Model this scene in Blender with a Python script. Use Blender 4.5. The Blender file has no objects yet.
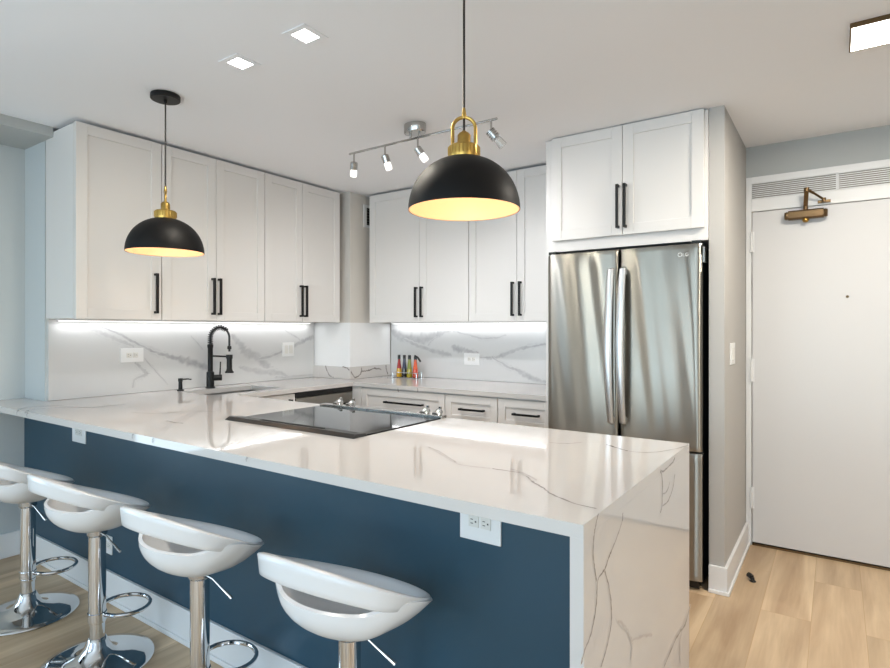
import bpy, bmesh, math, random
from mathutils import Vector, Matrix
random.seed(7)
PI = math.pi
sc = bpy.context.scene
COL = sc.collection

# ------------------------------------------------------------------ camera
FPX, YAW, CAM_H = 568.37, math.radians(34.573), 1.32
HORIZON = 329.3
cam = bpy.data.cameras.new('camera')
cam.sensor_width = 36.0
cam.lens = FPX * 36.0 / 890.0
cam.shift_y = -(334.0 - HORIZON) / 890.0
cam.clip_start = 0.05
camo = bpy.data.objects.new('camera', cam)
camo.location = (0, 0, CAM_H)
camo.rotation_euler = (PI / 2, 0, YAW)
COL.objects.link(camo)
sc.camera = camo

# ------------------------------------------------------------------ exposure
sc.view_settings.view_transform = 'Standard'
sc.view_settings.look = 'None'
sc.view_settings.gamma = 1.0
sc.view_settings.use_curve_mapping = False
sc.view_settings.exposure = 0.85
sc.cycles.use_denoising = True
sc.cycles.max_bounces = 10
sc.cycles.diffuse_bounces = 6
sc.cycles.glossy_bounces = 5
sc.cycles.transmission_bounces = 8
sc.cycles.transparent_max_bounces = 8
sc.cycles.sample_clamp_indirect = 6.0
sc.cycles.caustics_reflective = False
sc.cycles.caustics_refractive = False

# ------------------------------------------------------------------ world: daylight sky
w = bpy.data.worlds.new('sky')
sc.world = w
w.use_nodes = True
wn = w.node_tree.nodes
bgn = wn['Background']
sky = wn.new('ShaderNodeTexSky')
sky.sky_type = 'NISHITA'
sky.sun_disc = False
sky.sun_elevation = math.radians(40)
sky.sun_rotation = math.radians(90)
w.node_tree.links.new(sky.outputs[0], bgn.inputs[0])
bgn.inputs[1].default_value = 0.25

def area(name, loc, direction, sx, sy, power, color):
    l = bpy.data.lights.new(name, 'AREA')
    l.shape = 'RECTANGLE'; l.size = sx; l.size_y = sy
    l.energy = power; l.color = color
    o = bpy.data.objects.new(name, l)
    o.location = loc
    o.rotation_euler = Vector(direction).to_track_quat('-Z', 'Y').to_euler()
    COL.objects.link(o)
    return o
# daylight in the three rear windows (behind the photographer) and the one in the right wall
WINDOWS = [(-3.4, -1.6), (-0.95, 0.55), (0.7, 2.2)]
DAY = (0.67, 0.85, 1.0)
for (a, b), watts in zip(WINDOWS, (34, 41, 35)):
    area('window_daylight', ((a + b) / 2, -3.62, 1.35), (0, 1, .5 if watts == 34 else 1.0), b - a, 1.9, watts, DAY)
area('window_daylight', (2.62, 0.2, 1.35), (-1, 0, 0.15), 2.0, 1.9, 4, (0.88, 0.94, 1.0))
area('window_daylight', (-4.08, -.6, 1.35), (1, 0.1, 0.2), 1.8, 1.9, 28, (0.62, 0.83, 1.0))  # unseen left window, added for cool light on the left floor

# ------------------------------------------------------------------ helpers
def hexc(h):
    h = h.lstrip('#')
    v = [int(h[i:i + 2], 16) / 255 for i in (0, 2, 4)]
    return tuple(c / 12.92 if c <= .04045 else ((c + .055) / 1.055) ** 2.4 for c in v) + (1,)

CS, SN = math.cos(YAW), math.sin(YAW)
def ray(u, v):
    a = (u - 445) / FPX; b = (HORIZON - v) / FPX
    return (a * CS - SN, a * SN + CS, b)
def onX(u, v, x):
    r = ray(u, v); t = x / r[0]; return Vector((x, r[1] * t, CAM_H + r[2] * t))
def onY(u, v, y):
    r = ray(u, v); t = y / r[1]; return Vector((r[0] * t, y, CAM_H + r[2] * t))
def onZ(u, v, z):
    r = ray(u, v); t = (z - CAM_H) / r[2]; return Vector((r[0] * t, r[1] * t, z))

def mat(name, color, rough=.5, metal=0., spec=.5, bump=None, var=None, emit=None, coat=0., aniso=0.):
    m = bpy.data.materials.new(name); m.use_nodes = True
    nt = m.node_tree; n = nt.nodes; p = n['Principled BSDF']
    c = hexc(color) if isinstance(color, str) else tuple(color) + (1,)
    p.inputs['Base Color'].default_value = c
    p.inputs['Roughness'].default_value = rough
    p.inputs['Metallic'].default_value = metal
    p.inputs['Specular IOR Level'].default_value = spec
    p.inputs['Coat Weight'].default_value = coat
    p.inputs['Anisotropic'].default_value = aniso
    if emit:
        p.inputs['Emission Color'].default_value = tuple(emit[0]) + (1,)
        p.inputs['Emission Strength'].default_value = emit[1]
    tc = n.new('ShaderNodeTexCoord')
    if bump or var:
        no = n.new('ShaderNodeTexNoise')
        no.inputs['Scale'].default_value = (bump or var)[0]
        no.inputs['Detail'].default_value = 4
        nt.links.new(tc.outputs['Object'], no.inputs['Vector'])
        if bump:
            b = n.new('ShaderNodeBump')
            b.inputs['Strength'].default_value = bump[1]; b.inputs['Distance'].default_value = .002
            nt.links.new(no.outputs['Fac'], b.inputs['Height'])
            nt.links.new(b.outputs['Normal'], p.inputs['Normal'])
        if var:
            mx = n.new('ShaderNodeMix'); mx.data_type = 'RGBA'
            mx.inputs[6].default_value = tuple(q * (1 - var[1]) for q in c[:3]) + (1,)
            mx.inputs[7].default_value = tuple(min(1, q * (1 + var[1])) for q in c[:3]) + (1,)
            nt.links.new(no.outputs['Fac'], mx.inputs[0])
            nt.links.new(mx.outputs[2], p.inputs['Base Color'])
    return m

def vein_mat(name, base, vein, rough, spec=.5):
    """stone veins: a ribbon whose edges fade into the slab colour; strength is broken up by noise"""
    m = mat(name, base, rough, spec=spec); nt = m.node_tree; n = nt.nodes; p = n['Principled BSDF']
    uv = n.new('ShaderNodeUVMap'); uv.uv_map = 'UVMap'
    sp = n.new('ShaderNodeSeparateXYZ'); nt.links.new(uv.outputs[0], sp.inputs[0])
    a = n.new('ShaderNodeMath'); a.operation = 'SUBTRACT'; a.inputs[1].default_value = .5
    nt.links.new(sp.outputs['Y'], a.inputs[0])
    b = n.new('ShaderNodeMath'); b.operation = 'ABSOLUTE'; nt.links.new(a.outputs[0], b.inputs[0])
    c = n.new('ShaderNodeMapRange'); c.interpolation_type = 'SMOOTHSTEP'
    c.inputs['From Min'].default_value = .48; c.inputs['From Max'].default_value = .1
    nt.links.new(b.outputs[0], c.inputs['Value'])
    tc = n.new('ShaderNodeTexCoord')
    no = n.new('ShaderNodeTexNoise'); no.inputs['Scale'].default_value = 22; no.inputs['Detail'].default_value = 5
    nt.links.new(tc.outputs['Object'], no.inputs['Vector'])
    r = n.new('ShaderNodeMapRange'); r.inputs['From Min'].default_value = .3; r.inputs['From Max'].default_value = .62
    r.inputs['To Min'].default_value = .45
    nt.links.new(no.outputs['Fac'], r.inputs['Value'])
    f = n.new('ShaderNodeMath'); f.operation = 'MULTIPLY'
    nt.links.new(c.outputs[0], f.inputs[0]); nt.links.new(r.outputs[0], f.inputs[1])
    f2 = n.new('ShaderNodeMath'); f2.operation = 'MULTIPLY'
    nt.links.new(f.outputs[0], f2.inputs[0]); nt.links.new(sp.outputs['X'], f2.inputs[1])
    mx = n.new('ShaderNodeMix'); mx.data_type = 'RGBA'
    mx.inputs[6].default_value = hexc(base); mx.inputs[7].default_value = hexc(vein)
    nt.links.new(f2.outputs[0], mx.inputs[0]); nt.links.new(mx.outputs[2], p.inputs['Base Color'])
    return m

def wood_mat():
    m = mat('oak_planks', '#c9a882', .42); nt = m.node_tree; n = nt.nodes; p = n['Principled BSDF']; L = nt.links.new
    tc = n.new('ShaderNodeTexCoord')
    mp = n.new('ShaderNodeMapping'); mp.inputs['Rotation'].default_value = (0, 0, PI / 2)
    mp.inputs['Location'].default_value = (0.35, -.305, 0)
    L(tc.outputs['Object'], mp.inputs['Vector'])
    br = n.new('ShaderNodeTexBrick'); br.offset = .37; br.offset_frequency = 2
    br.inputs['Scale'].default_value = 1; br.inputs['Brick Width'].default_value = 1.35; br.inputs['Row Height'].default_value = .2
    br.inputs['Mortar Size'].default_value = .0012; br.inputs['Mortar Smooth'].default_value = .4; br.inputs['Bias'].default_value = 0
    br.inputs['Color1'].default_value = (0, 0, 0, 1); br.inputs['Color2'].default_value = (1, 1, 1, 1); br.inputs['Mortar'].default_value = (.5, .5, .5, 1)
    L(mp.outputs[0], br.inputs['Vector'])
    ml = n.new('ShaderNodeMapping'); ml.inputs['Scale'].default_value = (9, .75, 1); L(tc.outputs['Object'], ml.inputs['Vector'])
    ad = n.new('ShaderNodeVectorMath'); ad.operation = 'ADD'
    sc_ = n.new('ShaderNodeVectorMath'); sc_.operation = 'SCALE'; sc_.inputs['Scale'].default_value = 7
    L(br.outputs['Color'], sc_.inputs[0]); L(ml.outputs[0], ad.inputs[0]); L(sc_.outputs[0], ad.inputs[1])
    g1 = n.new('ShaderNodeTexNoise'); g1.inputs['Scale'].default_value = 1.3; g1.inputs['Detail'].default_value = 7; g1.inputs['Distortion'].default_value = .5
    L(ad.outputs[0], g1.inputs['Vector'])
    m2 = n.new('ShaderNodeMapping'); m2.inputs['Scale'].default_value = (70, 3, 1); L(tc.outputs['Object'], m2.inputs['Vector'])
    g2 = n.new('ShaderNodeTexNoise'); g2.inputs['Scale'].default_value = 1.5; g2.inputs['Detail'].default_value = 3; L(m2.outputs[0], g2.inputs['Vector'])
    r1 = n.new('ShaderNodeValToRGB')
    r1.color_ramp.elements[0].position = .3; r1.color_ramp.elements[0].color = hexc('#b59878')
    r1.color_ramp.elements[1].position = .68; r1.color_ramp.elements[1].color = hexc('#e0c6a3')
    L(g1.outputs['Fac'], r1.inputs[0])
    tone = n.new('ShaderNodeMix'); tone.data_type = 'RGBA'; tone.blend_type = 'MULTIPLY'; tone.inputs[0].default_value = 1
    tr = n.new('ShaderNodeValToRGB'); tr.color_ramp.elements[0].color = (.82, .81, .8, 1); tr.color_ramp.elements[1].color = (1.05, 1.05, 1.05, 1)
    L(br.outputs['Color'], tr.inputs[0]); L(r1.outputs[0], tone.inputs[6]); L(tr.outputs[0], tone.inputs[7])
    fine = n.new('ShaderNodeMix'); fine.data_type = 'RGBA'; fine.blend_type = 'MULTIPLY'; fine.inputs[0].default_value = .5
    fr = n.new('ShaderNodeValToRGB'); fr.color_ramp.elements[0].color = (.8, .79, .78, 1); fr.color_ramp.elements[0].position = .3
    L(g2.outputs['Fac'], fr.inputs[0]); L(tone.outputs[2], fine.inputs[6]); L(fr.outputs[0], fine.inputs[7])
    seam = n.new('ShaderNodeMix'); seam.data_type = 'RGBA'; seam.inputs[7].default_value = hexc('#b3936b')
    L(br.outputs['Fac'], seam.inputs[0]); L(fine.outputs[2], seam.inputs[6]); L(seam.outputs[2], p.inputs['Base Color'])
    return m

def steel_mat(name, color, rough, aniso=1.0):
    """horizontally brushed steel: highlights stretch up and down"""
    m = mat(name, color, rough, 1.0, aniso=aniso); nt = m.node_tree; n = nt.nodes; p = n['Principled BSDF']; L = nt.links.new
    tc = n['Texture Coordinate']
    up = n.new('ShaderNodeCombineXYZ'); up.inputs[2].default_value = 1; L(up.outputs[0], p.inputs['Tangent'])
    mp = n.new('ShaderNodeMapping'); mp.inputs['Scale'].default_value = (6, 6, 1.5); L(tc.outputs['Object'], mp.inputs['Vector'])
    no = n.new('ShaderNodeTexNoise'); no.inputs['Scale'].default_value = 1; no.inputs['Detail'].default_value = 2; L(mp.outputs[0], no.inputs['Vector'])
    r = n.new('ShaderNodeMapRange'); r.inputs['To Min'].default_value = rough * .96; r.inputs['To Max'].default_value = rough * 1.04
    L(no.outputs['Fac'], r.inputs['Value']); L(r.outputs[0], p.inputs['Roughness'])
    return m

def glass_mat(name, color, rough=0.02, ior=1.45):
    m = mat(name, color, rough); p = m.node_tree.nodes['Principled BSDF']
    p.inputs['Transmission Weight'].default_value = 1.0; p.inputs['IOR'].default_value = ior
    return m

def pane_mat():
    m = bpy.data.materials.new('window_pane'); m.use_nodes = True; nt = m.node_tree; n = nt.nodes
    out = n['Material Output']; n.remove(n['Principled BSDF'])
    t = n.new('ShaderNodeBsdfTransparent'); t.inputs[0].default_value = (.95, .97, .97, 1)
    g = n.new('ShaderNodeBsdfGlossy'); g.inputs['Roughness'].default_value = .02
    fr = n.new('ShaderNodeFresnel'); fr.inputs[0].default_value = 1.4
    mx = n.new('ShaderNodeMixShader')
    nt.links.new(fr.outputs[0], mx.inputs[0]); nt.links.new(t.outputs[0], mx.inputs[1]); nt.links.new(g.outputs[0], mx.inputs[2])
    nt.links.new(mx.outputs[0], out.inputs['Surface'])
    return m

QUARTZ, TILE = '#c8c4c1', '#cecece'
M = dict(
    ceiling=mat('ceiling_paint', '#f1f2f5', .8, bump=(90, .05)),
    wall=mat('grey_wall_paint', '#b2b5b4', .75, bump=(140, .06)),
    wallp=mat('cool_lit_grey_paint', '#c3c9cb', .75, bump=(140, .06)),  # lighter, bluer copy of the wall grey; daylight put into the colour
    wallw=mat('light_wall_paint', '#b6b3af', .75, bump=(140, .06)),
    greige=mat('warm_grey_paint', '#d0cbc4', .75, bump=(140, .06)),
    trim=mat('white_trim_paint', '#e4e4e4', .4),
    door=mat('white_door_paint', '#d4d3d3', .45, bump=(60, .04)),
    cab=mat('white_cabinet_lacquer', '#dddad7', .38, var=(3, .012)),
    cabin=mat('cabinet_inside', '#cfccc8', .6),
    black=mat('matte_black_metal', '#070707', .45, .0, .35, var=(60, .1)),
    blackp=mat('black_plastic', '#080808', .35, var=(40, .1)),
    dark=mat('dark_gap', '#0a0a0a', .8, var=(40, .1)),
    shade=mat('black_shade_enamel', '#0b0909', .5, 0, .22, var=(40, .08)),
    gold_in=mat('gold_shade_lining', '#d8b08a', .5, 0, var=(30, .03)),
    brass=mat('brushed_brass', '#b3924f', .3, 1.0, var=(120, .12)),
    bronze=mat('aged_bronze', '#6e5940', .36, .9, var=(40, .15)),
    steel=steel_mat('stainless_steel', '#9e9a92', .28),
    steel2=steel_mat('stainless_sink_steel', '#a9a9a8', .3),
    chrome=mat('polished_chrome', '#d6d6d6', .05, 1.0, var=(20, .02)),
    nickel=mat('satin_chrome', '#b6b4b1', .22, 1.0, var=(60, .06)),
    satin=mat('bright_satin_metal', '#d9d9da', .32, 1.0, var=(60, .03)),
    quartz=mat('white_quartz', QUARTZ, .05, var=(2.2, .022)),
    qvein=vein_mat('quartz_vein', QUARTZ, '#5d5450', .05),
    tile=mat('marble_tile', TILE, .22, var=(2.5, .03)),
    tvein=vein_mat('marble_tile_vein', TILE, '#9a999e', .22),
    blue=mat('navy_panel_paint', '#244557', .42, var=(2, .05)),
    seat=mat('white_gloss_plastic', '#dcdcdd', .2, var=(5, .01)),
    plate=mat('white_plate_plastic', '#e6e6e6', .35, var=(40, .01)),
    plate_d=mat('outlet_face_plastic', '#dcdad5', .35, var=(40, .01)),
    glassb=mat('black_ceramic_glass', '#0b0c0d', .04, spec=.7, var=(20, .05)),
    floor=wood_mat(),
    led=mat('led_diffuser', '#ffffff', .5, emit=((1, .98, .95), 1.3)),
    down=mat('downlight_diffuser', '#ffffff', .5, emit=((1, .97, .93), 10)),
    hall=mat('hall_light_diffuser', '#ffffff', .5, emit=((1, .96, .88), 6)),
    bulb=mat('warm_bulb', '#ffffff', .5, emit=((1, .86, .66), 7)),
    frost=mat('frosted_glass_lit', '#f4f2ee', .3, emit=((1, .97, .93), .75)),
    clear=glass_mat('clear_glass', '#f4f4f2'),
    pane=pane_mat(),
    rubber=mat('black_rubber', '#111111', .6, var=(40, .1)),
)

class MB:
    """collects shapes into ONE mesh"""
    def __init__(self): self.bm = bmesh.new(); self.mi = 0; self.uv = None
    def _mark(self, n0):
        self.bm.faces.ensure_lookup_table()
        for f in self.bm.faces[n0:]: f.material_index = self.mi
    def poly(self, vs):
        n0 = len(self.bm.faces)
        f = self.bm.faces.new([self.bm.verts.new(v) for v in vs]); self._mark(n0); return f
    def box(self, x0, x1, y0, y1, z0, z1):
        return self.hexa([(x0, y0, z0), (x1, y0, z0), (x1, y1, z0), (x0, y1, z0), (x0, y0, z1), (x1, y0, z1), (x1, y1, z1), (x0, y1, z1)])
    def hexa(self, c):
        n0 = len(self.bm.faces); v = [self.bm.verts.new(p) for p in c]
        fs = []
        for q in ((0, 3, 2, 1), (4, 5, 6, 7), (0, 1, 5, 4), (1, 2, 6, 5), (2, 3, 7, 6), (3, 0, 4, 7)):
            fs.append(self.bm.faces.new([v[i] for i in q]))
        self._mark(n0); bmesh.ops.recalc_face_normals(self.bm, faces=fs); return self
    def fbox(self, fr, a0, a1, b0, b1, c0, c1):
        g = lambda a, b, c: fr(a, b, c)
        return self.hexa([g(a0, b0, c0), g(a1, b0, c0), g(a1, b0, c1), g(a0, b0, c1), g(a0, b1, c0), g(a1, b1, c0), g(a1, b1, c1), g(a0, b1, c1)])
    def loft(self, rings, cap0=True, cap1=True, closed=True):
        n0 = len(self.bm.faces); R = [[self.bm.verts.new(p) for p in r] for r in rings]; k = len(rings[0]); fs = []
        for a, b in zip(R[:-1], R[1:]):
            for i in range(k if closed else k - 1):
                j = (i + 1) % k; fs.append(self.bm.faces.new((a[i], a[j], b[j], b[i])))
        if cap0: fs.append(self.bm.faces.new(R[0][::-1]))
        if cap1: fs.append(self.bm.faces.new(R[-1]))
        self._mark(n0); bmesh.ops.recalc_face_normals(self.bm, faces=fs); return self
    def tube(self, pts, r, n=12, closed=False):
        pts = [Vector(p) for p in pts]; rr = r if isinstance(r, (list, tuple)) else [r] * len(pts)
        rings = []; nrm = None; N = len(pts)
        for i, p in enumerate(pts):
            if closed: t = pts[(i + 1) % N] - pts[i - 1]
            else: t = pts[min(i + 1, N - 1)] - pts[max(i - 1, 0)]
            t.normalize()
            if nrm is None:
                nrm = t.orthogonal().normalized()
            else:
                nrm = (nrm - t * nrm.dot(t)).normalized()
            b = t.cross(nrm)
            rings.append([p + (nrm * math.cos(2 * PI * k / n) + b * math.sin(2 * PI * k / n)) * rr[i] for k in range(n)])
        if closed:
            n0 = len(self.bm.faces); R = [[self.bm.verts.new(q) for q in ring] for ring in rings]; fs = []
            # best offset for closing
            last, first = rings[-1], rings[0]
            off = min(range(n), key=lambda o: (last[0] - first[o]).length)
            for i in range(N):
                a = R[i]; b2 = R[(i + 1) % N]; o = off if i == N - 1 else 0
                for k in range(n):
                    fs.append(self.bm.faces.new((a[k], a[(k + 1) % n], b2[(k + 1 + o) % n], b2[(k + o) % n])))
            self._mark(n0); bmesh.ops.recalc_face_normals(self.bm, faces=fs); return self
        return self.loft(rings)
    def cyl(self, p0, p1, r0, r1=None, n=20):
        return self.tube([p0, p1], [r0, r0 if r1 is None else r1], n)
    def lathe(self, prof, c=(0, 0, 0), n=32, axis=None, cap0=True, cap1=True):
        """prof: list of (radius, height) along axis (default z)"""
        ax = Vector(axis or (0, 0, 1)).normalized(); u = ax.orthogonal().normalized(); v = ax.cross(u); c = Vector(c)
        rings = [[c + ax * h + (u * math.cos(2 * PI * k / n) + v * math.sin(2 * PI * k / n)) * max(r, 1e-4) for k in range(n)] for r, h in prof]
        return self.loft(rings, cap0, cap1)
    def slab(self, xs, ys, keep, z0, z1):
        """solid with straight outline from the kept cells of a grid"""
        V = {}; n0 = len(self.bm.faces); fs = []
        def vert(i, j, k):
            if (i, j, k) not in V: V[i, j, k] = self.bm.verts.new((xs[i], ys[j], (z0, z1)[k]))
            return V[i, j, k]
        nx, ny = len(xs) - 1, len(ys) - 1
        K = lambda i, j: 0 <= i < nx and 0 <= j < ny and keep(i, j)
        for i in range(nx):
            for j in range(ny):
                if not K(i, j): continue
                fs.append(self.bm.faces.new([vert(i, j, 1), vert(i + 1, j, 1), vert(i + 1, j + 1, 1), vert(i, j + 1, 1)]))
                fs.append(self.bm.faces.new([vert(i, j, 0), vert(i, j + 1, 0), vert(i + 1, j + 1, 0), vert(i + 1, j, 0)]))
                for di, dj, e in ((-1, 0, ((i, j), (i, j + 1))), (1, 0, ((i + 1, j), (i + 1, j + 1))), (0, -1, ((i, j), (i + 1, j))), (0, 1, ((i, j + 1), (i + 1, j + 1)))):
                    if not K(i + di, j + dj):
                        (a, b), (c, d) = e
                        fs.append(self.bm.faces.new([vert(a, b, 0), vert(c, d, 0), vert(c, d, 1), vert(a, b, 1)]))
        self._mark(n0); bmesh.ops.recalc_face_normals(self.bm, faces=fs); return self
    def ribbon(self, pts, widths, normal, strength=1.0, jit=.3, lift=.0004, sub=6):
        """a stone vein lying in the surface"""
        self.nr = getattr(self, 'nr', 0) + 1; lift += self.nr * .00006
        nrm = Vector(normal); P = [Vector(p) for p in pts]; W = widths if isinstance(widths, (list, tuple)) else [widths] * len(P)
        if self.uv is None: self.uv = self.bm.loops.layers.uv.new('UVMap')
        out = []
        for i in range(len(P) - 1):
            p0, p1, p2, p3 = P[max(i - 1, 0)], P[i], P[i + 1], P[min(i + 2, len(P) - 1)]
            for s in range(sub):
                t = s / sub
                q = .5 * ((2 * p1) + (p2 - p0) * t + (2 * p0 - 5 * p1 + 4 * p2 - p3) * t * t + (3 * p1 - p0 - 3 * p2 + p3) * t ** 3)
                out.append((q, W[i] * (1 - t) + W[i + 1] * t))
        out.append((P[-1], W[-1]))
        L = []
        for i, (q, wd) in enumerate(out):
            t = out[min(i + 1, len(out) - 1)][0] - out[max(i - 1, 0)][0]
            sd = nrm.cross(t).normalized(); j = random.uniform(-1, 1) * jit
            wd2 = wd * random.uniform(.7, 1.3)
            if i in (0, len(out) - 1): wd2 *= .15
            c = q + sd * j * min(wd, .012) + nrm * (lift + i * 3e-6)
            lim = getattr(self, 'lim', None)      # the edges of the slab the vein lies in
            fit = lambda v: v if lim is None else Vector(tuple(min(max(a, lo), hi) for a, (lo, hi) in zip(v, lim)))
            L.append((self.bm.verts.new(fit(c - sd * wd2)), self.bm.verts.new(fit(c + sd * wd2))))
        for a, b in zip(L[:-1], L[1:]):
            if (a[0].co - b[0].co).length < 1e-7 or (a[1].co - b[1].co).length < 1e-7: continue
            f = self.bm.faces.new((a[0], b[0], b[1], a[1])); f.material_index = self.mi
            f.normal_update()
            if f.normal.dot(nrm) < 0: f.normal_flip()
            for lp in f.loops:
                lp[self.uv].uv = (strength, 0 if lp.vert in (a[0], b[0]) else 1)
        return self

WORLD = {}
def obj(name, mb, material, parent=None, bevel=0, angle=35, seg=2):
    me = bpy.data.meshes.new(name)
    off = WORLD.get(parent, Vector((0, 0, 0)))
    if off.length: bmesh.ops.translate(mb.bm, verts=mb.bm.verts, vec=-off)
    mb.bm.to_mesh(me); mb.bm.free()
    for m_ in (material if isinstance(material, (list, tuple)) else [material]): me.materials.append(m_)
    for p in me.polygons: p.use_smooth = not (p.material_index == 1 and me.materials[1].name.endswith('vein'))
    me.set_sharp_from_angle(angle=math.radians(angle))
    o = bpy.data.objects.new(name, me); COL.objects.link(o)
    if parent is not None:
        o.parent = parent; WORLD[o] = off
    if bevel:
        b = o.modifiers.new('bevel', 'BEVEL'); b.width = bevel; b.segments = seg; b.limit_method = 'ANGLE'; b.angle_limit = math.radians(50)
        b.harden_normals = True
    return o
def tag(o, label, cat, group=None):
    o['label'] = label; o['category'] = cat
    if group: o['group'] = group
    return o
def thing(name, label, cat, loc, group=None):
    o = bpy.data.objects.new(name, None); o.empty_display_size = .1; COL.objects.link(o)
    o.location = loc; WORLD[o] = Vector(loc)
    return tag(o, label, cat, group)
def struct(name, mb, material, parent=None, bevel=0):
    o = obj(name, mb, material, parent, bevel)
    if parent is None: o['kind'] = 'structure'
    return o
def frame(origin, au, n):
    o, au, n = Vector(origin), Vector(au), Vector(n)
    return lambda a, b, c: o + au * a + Vector((0, 0, b)) + n * c

# ------------------------------------------------------------------ measures
ZC, CEIL = .914, 2.438
XL, XLL, YE = -3.68, -3.96, 1.36          # kitchen left wall, outer left wall, end of the left wall
YB, YD, YR, XR = 3.88, 3.938, -3.5, 2.5     # back wall, entry wall, rear wall, right wall
XP0, XP1, YP = -.532, -.461, 3.1237         # partition beside the fridge
COLX, COLY = -3.26, 3.37                    # chase column in the corner
YI0, YI1, XI = 1.133, 2.158, -.432          # peninsula top
YPAN = 1.357

# ------------------------------------------------------------------ setting
m = MB(); m.box(XLL - .1, XR + .1, YR - .1, YD + .15, -.06, 0); struct('floor', m, M['floor'])
m = MB(); m.box(XLL - .1, XR + .1, YR - .1, YD + .15, CEIL, CEIL + .08); struct('ceiling', m, M['ceiling'])
m = MB(); m.slab([YR, -1.5, .3, 1.377], [0, .4, 2.3, CEIL], lambda i, j: not (i == 1 and j == 1), -.1, 0)
bmesh.ops.transform(m.bm, verts=m.bm.verts, matrix=Matrix(((0, 0, 1, XLL), (1, 0, 0, 0), (0, 1, 0, 0), (0, 0, 0, 1)))); struct('wall_left', m, M['wallp'])
m = MB(); m.box(XLL - .1, XL, YE, YB + .1, 0, CEIL); struct('wall_kitchen_left', m, M['wallp'])
m = MB(); m.box(XL, XP0, YB, YB + .1, 0, CEIL); struct('wall_back', m, M['wallw'])
m = MB(); m.box(XL, COLX, COLY, YB, 0, CEIL); struct('wall_column', m, M['greige'])
m = MB(); m.box(XP0, XP1, YP, YD, 0, CEIL); struct('wall_partition', m, M['wallw'])
m = MB(); m.box(XLL, -3.57, YR, YE, 2.384, CEIL); struct('trim_1', m, M['wall'])   # lowered ceiling strip
# entry wall with the door opening
DX0, DX1, DZ = -.471, .56, 2.249
m = MB(); m.slab([XP1, XP1 + .001, DX1, XR], [0, DZ, CEIL], lambda i, j: not (i == 1 and j == 0), 0, .12)
bmesh.ops.rotate(m.bm, verts=m.bm.verts, cent=(0, 0, 0), matrix=Matrix.Rotation(PI / 2, 3, 'X'))
bmesh.ops.translate(m.bm, verts=m.bm.verts, vec=(0, YD + .12, 0)); struct('wall_entry', m, M['wall'])
# rear wall with windows
xs = [XLL]
for a, b in WINDOWS: xs += [a, b]
xs.append(XR)
m = MB(); m.slab(xs, [0, .4, 2.3, CEIL], lambda i, j: not (i % 2 == 1 and j == 1), 0, .1)
bmesh.ops.rotate(m.bm, verts=m.bm.verts, cent=(0, 0, 0), matrix=Matrix.Rotation(PI / 2, 3, 'X'))
bmesh.ops.translate(m.bm, verts=m.bm.verts, vec=(0, YR, 0)); struct('wall_rear', m, M['wallw'])
m = MB(); m.slab([YR, -.8, 1.2, YD], [0, .4, 2.3, CEIL], lambda i, j: not (i == 1 and j == 1), 0, .1)
bmesh.ops.transform(m.bm, verts=m.bm.verts, matrix=Matrix(((0, 0, 1, XR), (1, 0, 0, 0), (0, 1, 0, 0), (0, 0, 0, 1)))); struct('wall_right', m, M['wallw'])
def window(k, fr, w_, h):
    m = MB()
    for a0, a1, b0, b1 in ((0, w_, 0, .05), (0, w_, h - .05, h), (0, .05, .05, h - .05), (w_ - .05, w_, .05, h - .05), (w_ / 2 - .02, w_ / 2 + .02, .05, h - .05)):
        m.fbox(fr, a0, a1, b0, b1, -.07, -.02)
    o = struct('window_%d' % k, m, M['trim'])
    m = MB(); m.fbox(fr, .05, w_ - .05, .05, h - .05, -.05, -.044); p = obj('pane', m, M['pane'], o)
for k, (a, b) in enumerate(WINDOWS): window(k + 1, frame((a, YR, .4), (1, 0, 0), (0, 1, 0)), b - a, 1.9)
window(5, frame((XLL, -1.5, .4), (0, 1, 0), (1, 0, 0)), 1.8, 1.9)  # unseen window in the left wall, added to go with its cool lamp
window(4, frame((XR, -.8, .4), (0, 1, 0), (-1, 0, 0)), 2.0, 1.9)

def baseboard(name, boxes):
    m = MB()
    for b in boxes: m.box(*b)
    return struct(name, m, M['trim'], bevel=.003)
baseboard('baseboard_left', [(XLL, XLL + .015, YR, YPAN - .0, 0, .14), ])
baseboard('baseboard_partition', [(XP0 - .0, XP1 + .016, YP - .016, YP, 0, .135), (XP1, XP1 + .016, YP, YD - .0, 0, .135),
                                  (XP0, XP1 + .026, YP - .026, YP - .016, 0, .018), (XP1 + .016, XP1 + .026, YP - .016, YD, 0, .018)])
baseboard('baseboard_right', [(XR - .015, XR, YR, YD, 0, .14)])
baseboard('baseboard_rear', [(XLL + .015, XR - .015, YR, YR + .015, 0, .14)])
baseboard('baseboard_entry', [(DX1, XR - .015, YD - .015, YD, 0, .14)])

# ------------------------------------------------------------------ entry door
def bar_frame(m, x0, x1, z0, z1, y0, y1, t):
    pass
m = MB()
LX0, LX1, LZ = -.425, .5, 2.034
Yf = YD - .012
m.box(DX0 + .012, LX0 - .004, Yf, YD + .1, 0, DZ)
m.box(LX1 + .004, DX1 - .001, Yf, YD + .1, 0, DZ)
m.box(LX0 - .004, LX1 + .004, Yf, YD + .1, LZ + .004, 2.112)
m.box(LX0 - .004, LX1 + .004, Yf, YD + .1, 2.216, DZ)
m.box(.001, .005, Yf, YD + .1, 2.112, 2.216); m.box(DX0 + .012, DX1 - .001, YD + .1, YD + .118, 0, DZ)  # last box: unseen board added behind the frame, blocks daylight through the gaps
fr_o = struct('door_1', m, M['trim'], bevel=.002)
m = MB(); m.box(LX0, LX1, Yf + .004, YD + .045, .02, LZ); obj('door_leaf', m, M['door'], fr_o, bevel=.002)
m = MB(); m.box(LX0, LX1, YD - .005, YD + .1, 0, .012); obj('threshold', m, M['bronze'], fr_o)
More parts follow.
